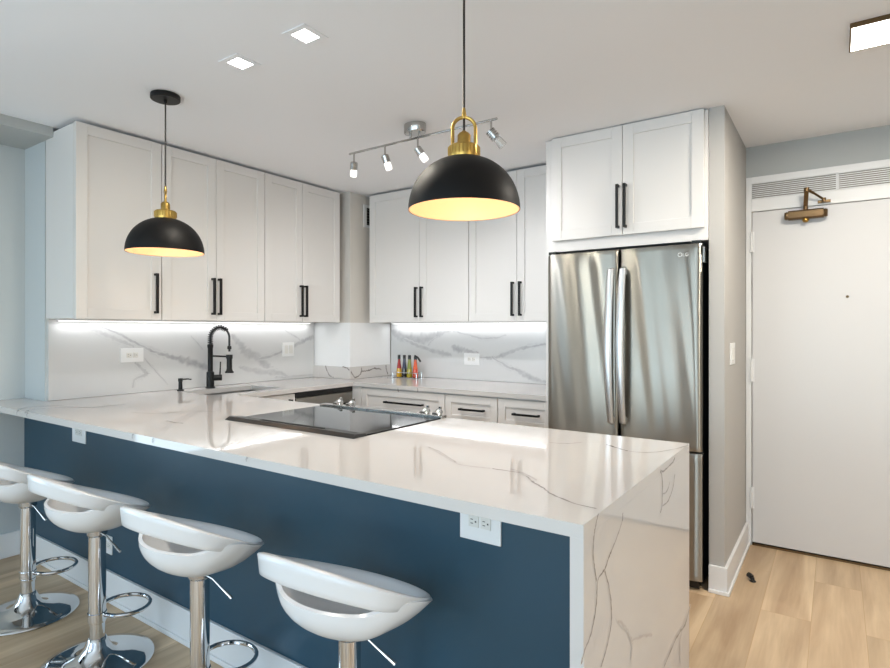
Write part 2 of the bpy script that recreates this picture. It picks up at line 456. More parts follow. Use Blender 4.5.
for z0, z1 in ((1.79, 1.915), (1.0, 1.14), (.228, .357)):
    m = MB(); m.cyl((LX0 - .004, Yf - .006, z0), (LX0 - .004, Yf - .006, z1), .008, n=10); m.box(LX0 - .02, LX0 + .012, Yf - .003, Yf + .001, z0, z1)
    obj('hinge', m, M['trim'], fr_o)
m = MB(); m.lathe([(.001, .006), (.006, .006), (.008, 0)], (.05, Yf + .004, 1.505), 14, (0, -1, 0)); obj('peephole', m, M['bronze'], fr_o)
m = MB(); m.lathe([(.026, 0), (.026, .012), (.011, .014), (.011, .05)], (.43, Yf + .004, 1.0), 18, (0, -1, 0)); m.tube([(.43, Yf - .045, 1.0), (.32, Yf - .045, 1.0)], .009, 10)
obj('door_handle', m, M['bronze'], fr_o)
# two louvred grilles over the door
def grille(x0, x1, label):
    t = thing('transom_grille', label, 'vent', ((x0 + x1) / 2, YD, 2.115), 'louvred grilles above the entry door')
    m = MB()
    z0, z1 = 2.112, 2.216
    m.box(x0, x0 + .005, Yf - .004, YD + .02, z0, z1); m.box(x1 - .005, x1, Yf - .004, YD + .02, z0, z1)
    m.box(x0 + .005, x1 - .005, Yf - .004, YD + .02, z0, z0 + .006); m.box(x0 + .005, x1 - .005, Yf - .004, YD + .02, z1 - .006, z1)
    obj('frame', m, M['trim'], t)
    m = MB(); m.box(x0 + .005, x1 - .005, YD + .02, YD + .03, z0, z1); obj('backing', m, mat('grille_backing', '#8f8880', .8, var=(30, .05)), t)
    m = MB()
    for k in range(8):
        z = z0 + .012 + k * .0115
        m.hexa([(x0 + .005, Yf - .001, z), (x1 - .005, Yf - .001, z), (x1 - .005, YD + .014, z + .006), (x0 + .005, YD + .014, z + .006),
                (x0 + .005, Yf - .001, z + .006), (x1 - .005, Yf - .001, z + .006), (x1 - .005, YD + .014, z + .012), (x0 + .005, YD + .014, z + .012)])
    obj('louvres', m, M['trim'], t)
grille(-.442, .001, 'white louvred grille above the door, left of the thin divider')
grille(.005, .5, 'white louvred grille above the door, right of the thin divider')
# door closer
t = thing('door_closer', 'antique bronze hydraulic door closer at the top of the white entry door', 'door closer', (-.15, Yf, 1.97))
Yc = Yf - .035
m = MB()
prof = [(-.024, -.018), (-.024, .018), (-.014, .026), (.014, .026), (.024, .018), (.024, -.018), (.014, -.026), (-.014, -.026)]
m.loft([[(x, Yc + a, 1.985 + b) for a, b in prof] for x in (-.235, -.06)]); m.box(-.225, -.07, Yc + .02, Yf + .005, 1.965, 2.005)
obj('body', m, M['bronze'], t, bevel=.002)
for x, s in ((-.235, -1), (-.06, 1)):
    m = MB(); m.lathe([(.022, 0), (.024, .008), (.02, .018), (.001, .019)], (x, Yc, 1.985), 18, (s, 0, 0)); obj('end_cap', m, M['bronze'], t)
m = MB(); m.lathe([(.016, 0), (.018, .012), (.01, .022), (.001, .024)], (-.148, Yc, 1.962), 18, (0, 0, -1)); obj('pinion_cap', m, M['brass'], t)
m = MB(); m.cyl((-.148, Yc, 2.008), (-.148, Yc, 2.03), .012, n=14)
m.hexa([(-.16, Yc - .006, 2.02), (-.138, Yc - .006, 2.02), (-.138, Yc + .006, 2.02), (-.16, Yc + .006, 2.02), (-.152, Yc - .065, 2.115), (-.13, Yc - .065, 2.115), (-.13, Yc - .053, 2.115), (-.152, Yc - .053, 2.115)])
m.cyl((-.141, Yc - .06, 2.104), (-.141, Yc - .06, 2.126), .014, n=14)
obj('arm', m, M['bronze'], t)
m = MB(); m.tube([(-.141, Yc - .06, 2.118), (-.1, Yc - .03, 2.09), (-.06, Yf - .02, 2.062)], [.009, .006, .006], 10); obj('forearm', m, M['bronze'], t)
m = MB(); m.box(-.09, -.028, Yf - .012, Yf, 2.046, 2.062); m.cyl((-.06, Yf - .02, 2.05), (-.06, Yf - .02, 2.072), .01, n=12); obj('bracket', m, M['bronze'], t)

# ------------------------------------------------------------------ cabinets
def shaker(name, fr, w_, h, parent, rail=.058, t=.02, material=None):
    m = MB(); mt = material or M['cab']
    m.fbox(fr, rail - .002, w_ - rail + .002, rail - .002, h - rail + .002, -t, -.009)
    for a0, a1, b0, b1 in ((0, rail, 0, h), (w_ - rail, w_, 0, h), (rail, w_ - rail, 0, rail), (rail, w_ - rail, h - rail, h)):
        m.fbox(fr, a0, a1, b0, b1, -t, 0)
    return obj(name, m, mt, parent, bevel=.0015)
def pull(fr, a, b, length, parent, horizontal=False):
    m = MB(); r = .0065; so = .034
    if horizontal:
        m.fbox(fr, a - length / 2, a + length / 2, b - r, b + r, so - 2 * r, so)
        for s in (-1, 1):
            c = a + s * (length / 2 - r); m.fbox(fr, c - r, c + r, b - r, b + r, 0, so - 2 * r)
    else:
        m.fbox(fr, a - r, a + r, b, b + length, so - 2 * r, so)
        for c in (b + r, b + length - r): m.fbox(fr, a - r, a + r, c - r, c + r, 0, so - 2 * r)
    return obj('handle', m, M['black'], parent)

def upper(label, group, fr, w_, depth, doors, z0, z1, hz=(.038, .235), extra=None):
    """fr: frame with a along the wall, b up from z0, c outward (c=0 the door faces)"""
    t = thing('upper_cabinet', label, 'cabinet', fr(w_ / 2, 0, -depth / 2), group)
    m = MB(); m.fbox(fr, 0, w_, 0.004, z1 - z0 - .006, -depth, -.022); obj('body', m, M['cab'], t, bevel=.001)
    for a0, a1, ha in doors:
        f2 = (lambda a0: lambda a, b, c: fr(a0 + a, b, c))(a0 + .0015)
        d = shaker('door', f2, a1 - a0 - .003, z1 - z0, t)
        if ha is not None: pull(f2, ha - a0 - .0015, hz[0], hz[1], d)
    return t
Z0, Z1 = 1.375, 2.42
FL = frame((-3.302, 0, Z0), (0, 1, 0), (1, 0, 0))
GL, GB = 'white shaker upper cabinets on the sink wall', 'white shaker upper cabinets on the back wall'
def sub(fr, a): return lambda x, b, c: fr(a + x, b, c)
upper('white single-door upper cabinet at the near end of the sink wall, behind the small pendant', GL, sub(FL, 1.361), .464, .37, [(0, .464, .424)], Z0, Z1)
upper('white two-door upper cabinet directly above the black faucet', GL, sub(FL, 1.827), .737, .37, [(0, .359, .329), (.359, .737, .375)], Z0, Z1)
upper('white two-door upper cabinet on the sink wall nearest the corner column', GL, sub(FL, 2.566), .73, .37, [(0, .342, .318), (.342, .73, .361)], Z0, Z1)
FB = frame((0, 3.514, Z0), (1, 0, 0), (0, -1, 0))
upper('white two-door upper cabinet above the oil bottles, partly behind the large pendant', GB, sub(FB, -3.181), .967, .36, [(0, .52, .495), (.52, .967, .548)], Z0, Z1)
upper('white two-door upper cabinet on the back wall next to the fridge', GB, sub(FB, -2.212), .789, .36, [(0, .392, .366), (.392, .789, .424)], Z0, Z1)
FF = frame((0, 3.095, 1.835), (1, 0, 0), (0, -1, 0))
t = thing('fridge_cabinet', 'white two-door cabinet above the stainless fridge, with its tall side panel', 'cabinet', (-.97, 3.5, 1.775))
m = MB(); m.box(-1.394, XP0 - .002, 3.117, YB, 1.772, 2.432); obj('body', m, M['cab'], t, bevel=.001)
m = MB(); m.box(-1.42, -1.394, 3.117, YB, 0, 2.432); obj('side_panel', m, M['cab'], t, bevel=.001)
for a0, a1, ha in ((-1.374, -.961, -.984), (-.961, -.549, -.944)):
    f2 = sub(FF, a0 + .0015); d = shaker('door', f2, a1 - a0 - .003, .597, t); pull(f2, ha - a0, .036, .236, d)

# base cabinets -------------------------------------------------------------
GD = 'white base cabinets with black pulls under the back counter'
YDF, XDF = 3.215, -3.085
FBB = frame((0, YDF, 0), (1, 0, 0), (0, -1, 0))
def base_cab(label, x0, x1, fr, depth, group, hl):
    w_ = x1 - x0; f = sub(fr, x0)
    t = thing('base_cabinet', label, 'cabinet', f(w_ / 2, 0, -depth / 2), group)
    m = MB(); m.fbox(f, 0, w_, .1, .882, -depth, -.021); m.fbox(f, 0, w_, 0, .1, -depth, -.08); obj('body', m, M['cab'], t)
    f2 = lambda a, b, c: f(a + .002, b + .69, c)
    d = shaker('drawer', f2, w_ - .004, .183, t, rail=.05); pull(f2, w_ / 2 + hl[0], .095, hl[1], d, True)
    f3 = lambda a, b, c: f(a + .002, b + .105, c)
    d = shaker('door', f3, w_ - .004, .58, t); pull(f3, .05, .32, .236, d)
    return t
base_cab('widest white drawer cabinet, under the back counter near the dishwasher corner', -2.99, -2.218, FBB, .66, GD, (.03, .35))
base_cab('white drawer cabinet in the middle of the back counter run', -2.216, -1.804, FBB, .66, GD, (.015, .19))
base_cab('white drawer cabinet on the back counter run nearest the fridge', -1.802, -1.423, FBB, .66, GD, (.015, .18))
m = MB(); m.box(XDF + .001, -2.992, YDF - .001, YDF + .02, .1, .882)
tag(obj('corner_filler', m, M['cab']), 'white filler panel in the inner corner between dishwasher and widest drawer', 'panel')
# sink base
FS = frame((XDF, 0, 0), (0, -1, 0), (1, 0, 0))
t = thing('sink_cabinet', 'white sink base cabinet left of the dishwasher, under the black faucet', 'cabinet', (-3.38, 2.4, 0))
m = MB(); m.box(XL + .001, XDF - .021, 2.16, 2.18, 0, .882); m.box(XL + .001, XDF - .021, 2.63, 2.65, 0, .882); m.box(XL + .001, XDF - .021, 2.18, 2.63, .1, .12); m.box(XDF - .04, XDF - .021, 2.18, 2.63, .12, .882)
obj('body', m, M['cab'], t)
f2 = lambda a, b, c: FS(a - 2.65 + .002, b + .105, c)
d = shaker('door', f2, .486, .77, t); pull(f2, .05, .5, .236, d)
# dishwasher
t = thing('dishwasher', 'stainless dishwasher with black control strip under the sink counter', 'dishwasher', (-3.38, 2.95, 0))
m = MB(); m.box(XL + .05, XDF - .03, 2.656, 3.256, .02, .872); obj('body', m, M['dark'], t)
m = MB(); m.box(XDF - .03, XDF, 2.658, 3.254, .1, .84); obj('door', m, M['steel'], t, bevel=.004)
m = MB(); m.box(XDF - .03, XDF - .002, 2.658, 3.254, .843, .876); obj('control_panel', m, M['blackp'], t, bevel=.003)
m = MB(); m.tube([(XDF - .001, 2.72, .76), (XDF + .045, 2.72, .76), (XDF + .045, 3.19, .76), (XDF - .001, 3.19, .76)], .011, 10); obj('handle', m, M['black'], t)

# peninsula -----------------------------------------------------------------
t = thing('peninsula_base', 'navy blue panelled peninsula back below the quartz top, with white baseboard', 'peninsula', (-2.0, YPAN, 0))
m = MB(); m.box(XL + .001, -.4665, YPAN, YPAN + .02, 0, .883); m.box(XLL + .001, XL + .001, YPAN, YE - .0005, 0, .883); obj('back_panel', m, M['blue'], t)
m = MB(); m.box(XLL + .016, -.4665, YPAN - .015, YPAN, .02, .145); m.box(XLL + .016, -.4665, YPAN - .022, YPAN, 0, .02); obj('baseboard', m, M['trim'], t, bevel=.003)
for x0, x1 in ((-3.05, -2.262), (-1.458, -.4665)):
    m = MB(); m.box(x0, x1, 1.379, 2.12, .0, .882); obj('carcass', m, M['cab'], t)
FK = frame((0, 2.142, 0), (1, 0, 0), (0, 1, 0))
for x0, x1 in ((-3.05, -2.262), (-1.458, -.96), (-.96, -.468)):
    f2 = (lambda x0: lambda a, b, c: FK(a + x0 + .002, b + .105, c))(x0)
    d = shaker('door', f2, x1 - x0 - .004, .77, t); pull(f2, .05, .5, .236, d)

# worktop: one continuous U in quartz ----------------------------------------
RX0, RX1, RY0 = -2.258, -1.474, 1.54
SX0, SX1, SY0, SY1 = -3.5, -3.16, 2.06, 2.60
XCF, YCF = -3.065, 3.2
t = thing('worktop', 'white veined quartz worktop wrapping the kitchen, ending in a waterfall side', 'worktop', (-2.0, 1.6, 0))
xs = [XLL + .001, XL + .001, SX0, SX1, COLX + .0, XCF, RX0, RX1, -1.422, XI]
xs = sorted(xs)
ys = sorted([YI0, YE - .001, RY0, SY0, YI1, SY1, YCF, COLY - .001, YB - .001])
def keep(i, j):
    x, y = (xs[i] + xs[i + 1]) / 2, (ys[j] + ys[j + 1]) / 2
    if x < XL + .001 and y > YE - .001: return False
    if y < YI1: ok = True
    elif y < YCF: ok = x < XCF
    else: ok = x < -1.422
    if x < COLX and y > COLY - .001: ok = False
    if RX0 < x < RX1 and y > RY0: ok = ok and y > YI1
    if SX0 < x < SX1 and SY0 < y < SY1: ok = False
    return ok
m = MB(); m.slab(xs, ys, keep, .884, ZC)
m.mi = 1
def px_poly(pts, x0, y0, k, plane, val): return [plane(x0 + a / k, y0 + b / k, val) for a, b in pts]
TOPV = [
    (380, 420, 2.781, [(140, 78), (185, 103), (215, 122), (262, 130), (310, 135)], .006, .22),
    (380, 420, 2.781, [(310, 135), (355, 142), (400, 150), (425, 172), (455, 190), (480, 208), (540, 232), (605, 247)], .005, .75),
    (380, 420, 2.781, [(628, 68), (660, 78), (690, 87)], .006, .85),
    (380, 420, 2.781, [(690, 87), (740, 91), (800, 85), (862, 70)], .005, .45),
    (380, 420, 2.781, [(470, 63), (520, 66), (565, 62)], .006, .5),
    (0, 380, 2.967, [(78, 99), (82, 92), (95, 88), (200, 80), (270, 82), (330, 76), (372, 73)], .007, .6),
    (0, 380, 2.967, [(53, 94), (60, 86), (90, 80), (130, 78), (190, 75)], .007, .5),
    (0, 380, 2.967, [(495, 121), (515, 126), (545, 129)], .009, .6),
    (0, 380, 2.967, [(385, 96), (470, 100), (560, 92), (640, 95)], .006, .25),
    (330, 300, 3.713, [(360, 545), (410, 565), (470, 605)], .006, .35),
    (330, 300, 3.713, [(670, 628), (720, 645), (770, 672)], .006, .35),
]
for x0, y0, k, pts, wd, st in TOPV:
    m.ribbon(px_poly(pts, x0, y0, k, onZ, ZC), wd, (0, 0, 1), st)
# edge veins on the slab front
for u in (17.5, 27.5, 133, 153, 247):
    v = 411.5 + (u) * .2023 - 5
    m.ribbon([onY(u + 1, v + .5, YI0), onY(u - .5, v + 2.5, YI0), onY(u, v + 5, YI0)], .005, (0, -1, 0), .55, lift=.0006)
# back counter edge veins
for u in (398, 417.5):
    m.ribbon([onY(u, 387.5, YCF), onY(u + .5, 392, YCF)], .006, (0, -1, 0), .7, lift=.0006)
obj('slab', m, [M['quartz'], M['qvein']], t)
m = MB(); m.box(XI - .03, XI, YI0, YI1, 0, .8838)
m.mi = 1
W = [
    ([(112, 213), (104, 250), (98, 290), (97, 330), (101, 375), (107, 415)], .004, .75),
    ([(183, 213), (181, 240), (160, 300), (146, 335), (130, 378), (110, 412), (106, 480), (92, 560), (72, 615), (60, 660)], .0042, .8),
    ([(128, 378), (143, 430), (150, 490), (149, 540), (138, 600), (118, 668)], .0042, .8),
    ([(336, 50), (330, 65), (317, 78), (302, 92), (293, 90), (297, 100), (300, 130), (298, 190), (293, 214)], .0045, .75),
    ([(336, 98), (330, 140), (316, 178), (299, 194)], .004, .6),
    ([(322, 120), (312, 150), (300, 158)], .0035, .55),
    ([(382, 480), (366, 540), (352, 560), (335, 590), (303, 668)], .0055, .6),
    ([(356, 560), (350, 600), (352, 660)], .004, .35),
    ([(168, 530), (190, 545), (203, 570), (212, 600), (205, 645)], .006, .3),
    ([(205, 590), (240, 575), (270, 570)], .006, .25),
]
for pts, wd, st in W: m.ribbon(px_poly(pts, 560, 440, 2.929, onX, XI), wd, (1, 0, 0), st)
obj('waterfall_panel', m, [M['quartz'], M['qvein']], t)
# short quartz upstand around the column
UZ = 1.012
m = MB(); m.box(XL + .001, COLX + .018, COLY - .019, COLY - .001, ZC + .002, UZ); m.mi = 1
for pts in ([(55, 180), (62, 200), (70, 215), (85, 223)], [(115, 184), (130, 188), (141, 197)]):
    m.ribbon(px_poly(pts, 310, 315, 3.56, onY, COLY - .019), .0075, (0, -1, 0), .95)
tag(obj('quartz_upstand', m, [M['quartz'], M['qvein']]), 'short dark-veined quartz upstand on the column, left piece facing the viewer', 'backsplash', 'quartz upstands at the corner column')
m = MB(); m.box(COLX + .001, COLX + .018, COLY, YB - .016, ZC + .002, UZ); m.mi = 1
for pts in ([(145, 200), (152, 212), (162, 222), (180, 210), (184, 186)], [(184, 200), (205, 198), (230, 190), (255, 194)], [(270, 178), (272, 195), (277, 212)]):
    m.ribbon(px_poly(pts, 310, 315, 3.56, onX, COLX + .018), .009, (1, 0, 0), .95)
tag(obj('quartz_upstand', m, [M['quartz'], M['qvein']]), 'short dark-veined quartz upstand on the column, right piece next to the oil bottles', 'backsplash', 'quartz upstands at the corner column')
m = MB(); m.box(XL + .002, COLX + .008, COLY - .009, COLY - .001, UZ + .0005, Z0 - .001)
tag(obj('splash_panel', m, M['plate']), 'plain white splash panel on the corner column, left face beside the sink marble', 'backsplash', 'white splash panels at the corner column')
m = MB(); m.box(COLX + .001, COLX + .008, COLY, YB - .016, UZ + .0005, Z0 - .001)
tag(obj('splash_panel', m, M['plate']), 'plain white splash panel on the corner column, right face beside the oil bottles', 'backsplash', 'white splash panels at the corner column')

# marble backsplashes ----------------------------------------------------------
m = MB(); m.box(XL + .0005, XL + .015, YE + .012, COLY - .02, ZC + .002, Z0 + .002)
m.mi = 1
XT = XL + .015
m.lim = ((-9, 9), (YE + .013, COLY - .021), (ZC + .003, Z0))
TL = [
    ([(120, 45), (160, 58), (200, 75), (240, 92), (280, 108), (300, 118)], [.012, .02, .022, .022, .015, .01], .5),
    ([(190, 52), (250, 75), (310, 108), (370, 135), (420, 150), (470, 164), (520, 180), (550, 192)], [.008, .01, .012, .014, .025, .04, .03, .012], .8),
    ([(300, 165), (320, 185), (338, 203), (318, 213), (300, 222), (295, 248)], [.008, .016, .022, .014, .01, .008], .55),
    ([(330, 152), (370, 197), (408, 238)], [.006, .007, .004], .5),
    ([(478, 82), (500, 105), (520, 128)], [.005, .007, .004], .45),
    ([(608, 78), (632, 105), (655, 135), (690, 148), (715, 175), (745, 200), (785, 213)], [.02, .04, .05, .04, .05, .045, .02], .6),
    ([(690, 158), (760, 137), (820, 107), (850, 92), (872, 84)], [.015, .016, .03, .025, .03], .7),
    ([(630, 182), (700, 196), (760, 200), (790, 212)], [.02, .03, .035, .01], .5),
    ([(770, 58), (800, 78), (818, 88), (830, 102)], [.006, .008, .008, .008], .5),
    ([(780, 212), (830, 208), (870, 205)], .006, .5),
]
for pts, wd, st in TL:
    hw = [min(q * 2.2, .032) for q in wd] if isinstance(wd, list) else wd * 2.2
    m.ribbon(px_poly(pts, 40, 310, 3.179, onX, XT), hw, (1, 0, 0), st * .4, jit=.2)
for pts, wd, st in TL: m.ribbon(px_poly(pts, 40, 310, 3.179, onX, XT), [q * 1.0 for q in wd] if isinstance(wd, list) else wd, (1, 0, 0), st, jit=.25)
tag(obj('backsplash', m, [M['tile'], M['tvein']]), 'grey-veined marble backsplash behind the faucet on the sink wall', 'backsplash', 'marble backsplashes')
m = MB(); m.box(COLX + .0185, -1.423, YB - .015, YB - .0005, ZC + .002, Z0 + .002)
m.mi = 1; YT = YB - .015
m.lim = ((COLX + .0195, -1.424), (-9, 9), (ZC + .003, Z0))
TB = [
    ([(285, 55), (310, 70), (345, 84), (400, 85), (440, 75), (475, 62), (505, 56)], [.02, .05, .06, .07, .05, .02, .008], .6),
    ([(505, 56), (560, 70), (610, 82), (660, 82), (700, 70)], [.008, .012, .014, .012, .006], .5),
    ([(330, 85), (380, 108), (430, 125), (480, 138), (505, 142)], [.015, .022, .03, .035, .01], .55),
    ([(512, 105), (517, 118), (545, 124), (575, 130), (602, 134)], [.02, .045, .03, .015, .006], .8),
    ([(600, 148), (650, 155), (690, 140), (740, 122), (800, 110), (842, 103)], [.008, .02, .022, .02, .014, .012], .65),
    ([(645, 148), (700, 182), (740, 198), (770, 215), (805, 232), (845, 242)], [.008, .014, .02, .035, .03, .02], .65),
    ([(420, 110), (435, 90), (455, 78)], [.008, .01, .006], .45),
]
for pts, wd, st in TB:
    hw = [min(q * 2.2, .032) for q in wd] if isinstance(wd, list) else wd * 2.2
    m.ribbon(px_poly(pts, 310, 315, 3.56, onY, YT), hw, (0, -1, 0), st * .4, jit=.2)
for pts, wd, st in TB: m.ribbon(px_poly(pts, 310, 315, 3.56, onY, YT), [q * 1.0 for q in wd] if isinstance(wd, list) else wd, (0, -1, 0), st, jit=.25)
tag(obj('backsplash', m, [M['tile'], M['tvein']]), 'grey-veined marble backsplash on the back wall between column and fridge', 'backsplash', 'marble backsplashes')

# under-cabinet light strips
def strip(name, label, x0, x1, y0, y1, along):
    t = thing(name, label, 'light', ((x0 + x1) / 2, (y0 + y1) / 2, Z0), 'strip lights under the upper cabinets')
    m = MB(); m.box(x0, x1, y0, y1, Z0 - .006, Z0 + .003); obj('housing', m, M['plate'], t)
    m = MB()
    if along == 'y': m.box(x0 + .004, x1 - .004, y0 + .01, y1 - .01, Z0 - .009, Z0 - .0062)
    else: m.box(x0 + .01, x1 - .01, y0 + .004, y1 - .004, Z0 - .009, Z0 - .0062)
    obj('diffuser', m, M['led'], t)
    ln = (y1 - y0) if along == 'y' else (x1 - x0)
    a = area('strip_light', ((x0 + x1) / 2, (y0 + y1) / 2, Z0 - .011), (0, 0, -1), (x1 - x0) - .008, (y1 - y0) - .008, 0.5 * ln, (.97, .99, 1))
    a.rotation_euler = (0, 0, 0)
strip('light_strip', 'white strip light under the sink wall cabinets, shining on the marble', XL + .04, XL + .065, 1.40, 3.28, 'y')
strip('light_strip', 'white strip light under the back wall cabinets, shining on the marble', -3.2, -1.44, YB - .065, YB - .04, 'x')

# ------------------------------------------------------------------ outlets and switches
def outlet(name, label, fr, w_, h, kind, group):
    t = thing(name, label, 'outlet' if kind == 'outlet' else 'switch', fr(0, 0, 0), group)
    m = MB(); m.fbox(fr, -w_ / 2, w_ / 2, -h / 2, h / 2, 0, .006); obj('plate', m, M['plate'], t, bevel=.002)
    if kind == 'outlet':
        for s in (-1, 1):
            a = s * .0195
            m = MB(); m.fbox(fr, a - .016, a + .016, -.016, .016, .006, .0085); r = obj('receptacle', m, M['plate_d'], t, bevel=.001)
            m = MB()
            m.fbox(fr, a - .009, a - .001, .0045, .0065, .0086, .009); m.fbox(fr, a - .009, a - .001, -.0065, -.0045, .0086, .009)
            m.fbox(fr, a + .005, a + .0095, -.0022, .0022, .0086, .009)
            obj('slots', m, M['blackp'], r)
    else:
        n = 2 if w_ > .1 else 1
        for k in range(n):
            a = (k - (n - 1) / 2) * .046
            m = MB(); m.fbox(fr, a - .0165, a + .0165, -.033, .033, .006, .010); obj('rocker', m, M['plate_d'], t, bevel=.001)
    return t
GO = 'white power outlets'
fX = lambda y, z: frame((XT, y, z), (0, 1, 0), (1, 0, 0))
outlet('wall_outlet', 'white horizontal outlet on the marble behind the sink, left of the soap dispenser', fX(1.833, 1.157), .142, .088, 'outlet', GO)
outlet('wall_switch', 'white double switch plate on the marble right of the faucet', fX(3.074, 1.157), .118, .112, 'switch', None)
outlet('wall_outlet', 'white horizontal outlet on the back marble, right of the oil bottles', frame((-2.403, YT, 1.081), (1, 0, 0), (0, -1, 0)), .142, .092, 'outlet', GO)
fp = lambda x, z: frame((x, YPAN, z), (1, 0, 0), (0, -1, 0))
outlet('wall_outlet', 'large white outlet under the counter edge, close to the waterfall end', fp(-.814, .785), .132, .108, 'outlet', GO)
outlet('wall_outlet', 'white outlet under the far left end of the counter, on the navy panel', fp(-3.243, .785), .15, .108, 'outlet', GO)
outlet('wall_outlet', 'low white outlet near the baseboard, seen between two bar stools', frame((-2.937, YPAN, .268), (1, 0, 0), (0, -1, 0)), .085, .088, 'outlet', GO)
fr_ = frame((XP1, 3.37, 1.19), (0, -1, 0), (1, 0, 0))
outlet('wall_switch', 'white light switch on the side wall between fridge and entry door', fr_, .15, .115, 'switch', None)

# column air vent
t = thing('air_vent', 'small white air vent with dark slats high on the corner column', 'vent', (COLX, 3.61, 2.27))
fv = frame((COLX, 3.525, 2.175), (0, 1, 0), (1, 0, 0))
m = MB(); VW, VH = .25, .19
for a0, a1, b0, b1 in ((0, VW, 0, .022), (0, VW, VH - .022, VH), (0, .035, .022, VH - .022), (VW - .035, VW, .022, VH - .022)): m.fbox(fv, a0, a1, b0, b1, 0, .01)
obj('frame', m, M['plate'], t, bevel=.002)
m = MB(); m.fbox(fv, .035, VW - .035, .022, VH - .022, .0005, .002); obj('backing', m, M['dark'], t)
m = MB()
for k in range(6): b = .03 + k * .0235; m.fbox(fv, .035, VW - .035, b, b + .008, .002, .007)
obj('slats', m, mat('vent_slat_metal', '#55504b', .5, var=(30, .05)), t)

# ------------------------------------------------------------------ sink, faucet, soap
t = thing('sink', 'undermounted stainless sink in front of the black faucet', 'sink', ((SX0 + SX1) / 2, (SY0 + SY1) / 2, .7))
m = MB()
e = .008
o_ = [(SX0 - e, SY0 - e), (SX1 + e, SY0 - e), (SX1 + e, SY1 + e), (SX0 - e, SY1 + e)]
i_ = [(SX0 + .004, SY0 + .004), (SX1 - .004, SY0 + .004), (SX1 - .004, SY1 - .004), (SX0 + .004, SY1 - .004)]
def rg(c, z): return [(x, y, z) for x, y in c]
m.loft([rg(o_, .70), rg(o_, .8835), rg(i_, .8835), rg(i_, .708)], True, True)
obj('basin', m, M['steel2'], t)
m = MB(); m.lathe([(.04, .0), (.04, .004), (.028, .005), (.02, .002)], ((SX0 + SX1) / 2, (SY0 + SY1) / 2, .708), 24); obj('drain', m, M['chrome'], t)

FX, FY = -3.57, 2.318
t = thing('faucet', 'matte black spring-neck pull-down kitchen faucet', 'faucet', (FX, FY, ZC))
m = MB(); m.lathe([(.032, 0), (.032, .006), (.026, .01), (.025, .11), (.017, .115), (.017, .275), (.019, .28), (.0205, .3), (.012, .302)], (FX, FY, ZC), 24); obj('column', m, M['black'], t)
m = MB(); dy, dx = .108, .06     # spout reaches over the sink
arc = []
for k in range(25):
    a = PI - PI * k / 24
    s = (math.cos(a) + 1) / 2
    arc.append((FX + dx * s, FY + dy * s, ZC + .345 + .074 * math.sin(a)))
hose = [(FX, FY, ZC + .29)] + [(FX, FY, ZC + .32)] + arc + [(FX + dx, FY + dy, ZC + .30), (FX + dx, FY + dy, ZC + .25)]
m.tube(hose, .0075, 10); obj('hose', m, M['blackp'], t)
m = MB()
# spring coil round the first two thirds of the hose
pts = []; path = [Vector(p) for p in hose[:21]]
lens = [0]
for a, b in zip(path[:-1], path[1:]): lens.append(lens[-1] + (b - a).length)
turns = 16; NS = turns * 12
side = Vector((dx, dy, 0)).normalized().cross(Vector((0, 0, 1)))
for k in range(NS + 1):
    d = lens[-1] * k / NS
    i = max(j for j in range(len(lens)) if lens[j] <= d + 1e-9); i = min(i, len(path) - 2)
    f = (d - lens[i]) / max(1e-6, lens[i + 1] - lens[i]); p = path[i].lerp(path[i + 1], f); tn = (path[i + 1] - path[i]).normalized()
    nn = tn.cross(side); a = 2 * PI * turns * k / NS
    pts.append(p + (side * math.cos(a) + nn * math.sin(a)) * .0155)
m.tube(pts, .0033, 6); obj('spring', m, M['black'], t)
HX, HY = FX + dx, FY + dy
m = MB(); m.lathe([(.010, .29), (.014, .285), (.015, .27), (.010, .265)], (HX, HY, ZC), 18); m.lathe([(.030, .1), (.030, .108), (.022, .116), (.019, .13), (.018, .22), (.012, .225)], (HX, HY, ZC), 20); obj('spray_head', m, M['black'], t)
m = MB(); m.tube([(FX, FY, ZC + .222), (HX, HY, ZC + .214)], .006, 10); m.lathe([(.022, .2), (.0225, .226), (.02, .228)], (HX, HY, ZC), 18); obj('holder_arm', m, M['black'], t)
m = MB(); d = Vector((.5, .86, 0)); p = Vector((FX, FY, ZC + .07)); m.cyl(p + d * .02, p + d * .075, .021, n=18); m.tube([p + d * .062 + Vector((0, 0, .015)), p + d * .066 + Vector((0, 0, .11))], [.0055, .0045], 8); obj('lever', m, M['black'], t)
t = thing('soap_dispenser', 'small matte black soap pump beside the faucet', 'soap dispenser', (-3.57, 2.1, ZC))
m = MB(); m.lathe([(.022, 0), (.022, .008), (.013, .011), (.012, .06), (.0145, .062), (.0145, .082), (.002, .083)], (-3.57, 2.1, ZC), 18); obj('pump', m, M['black'], t)
m = MB(); m.tube([(-3.57, 2.1, ZC + .074), (-3.55, 2.14, ZC + .076), (-3.54, 2.16, ZC + .072)], [.005, .0045, .004], 8); obj('spout', m, M['black'], t)

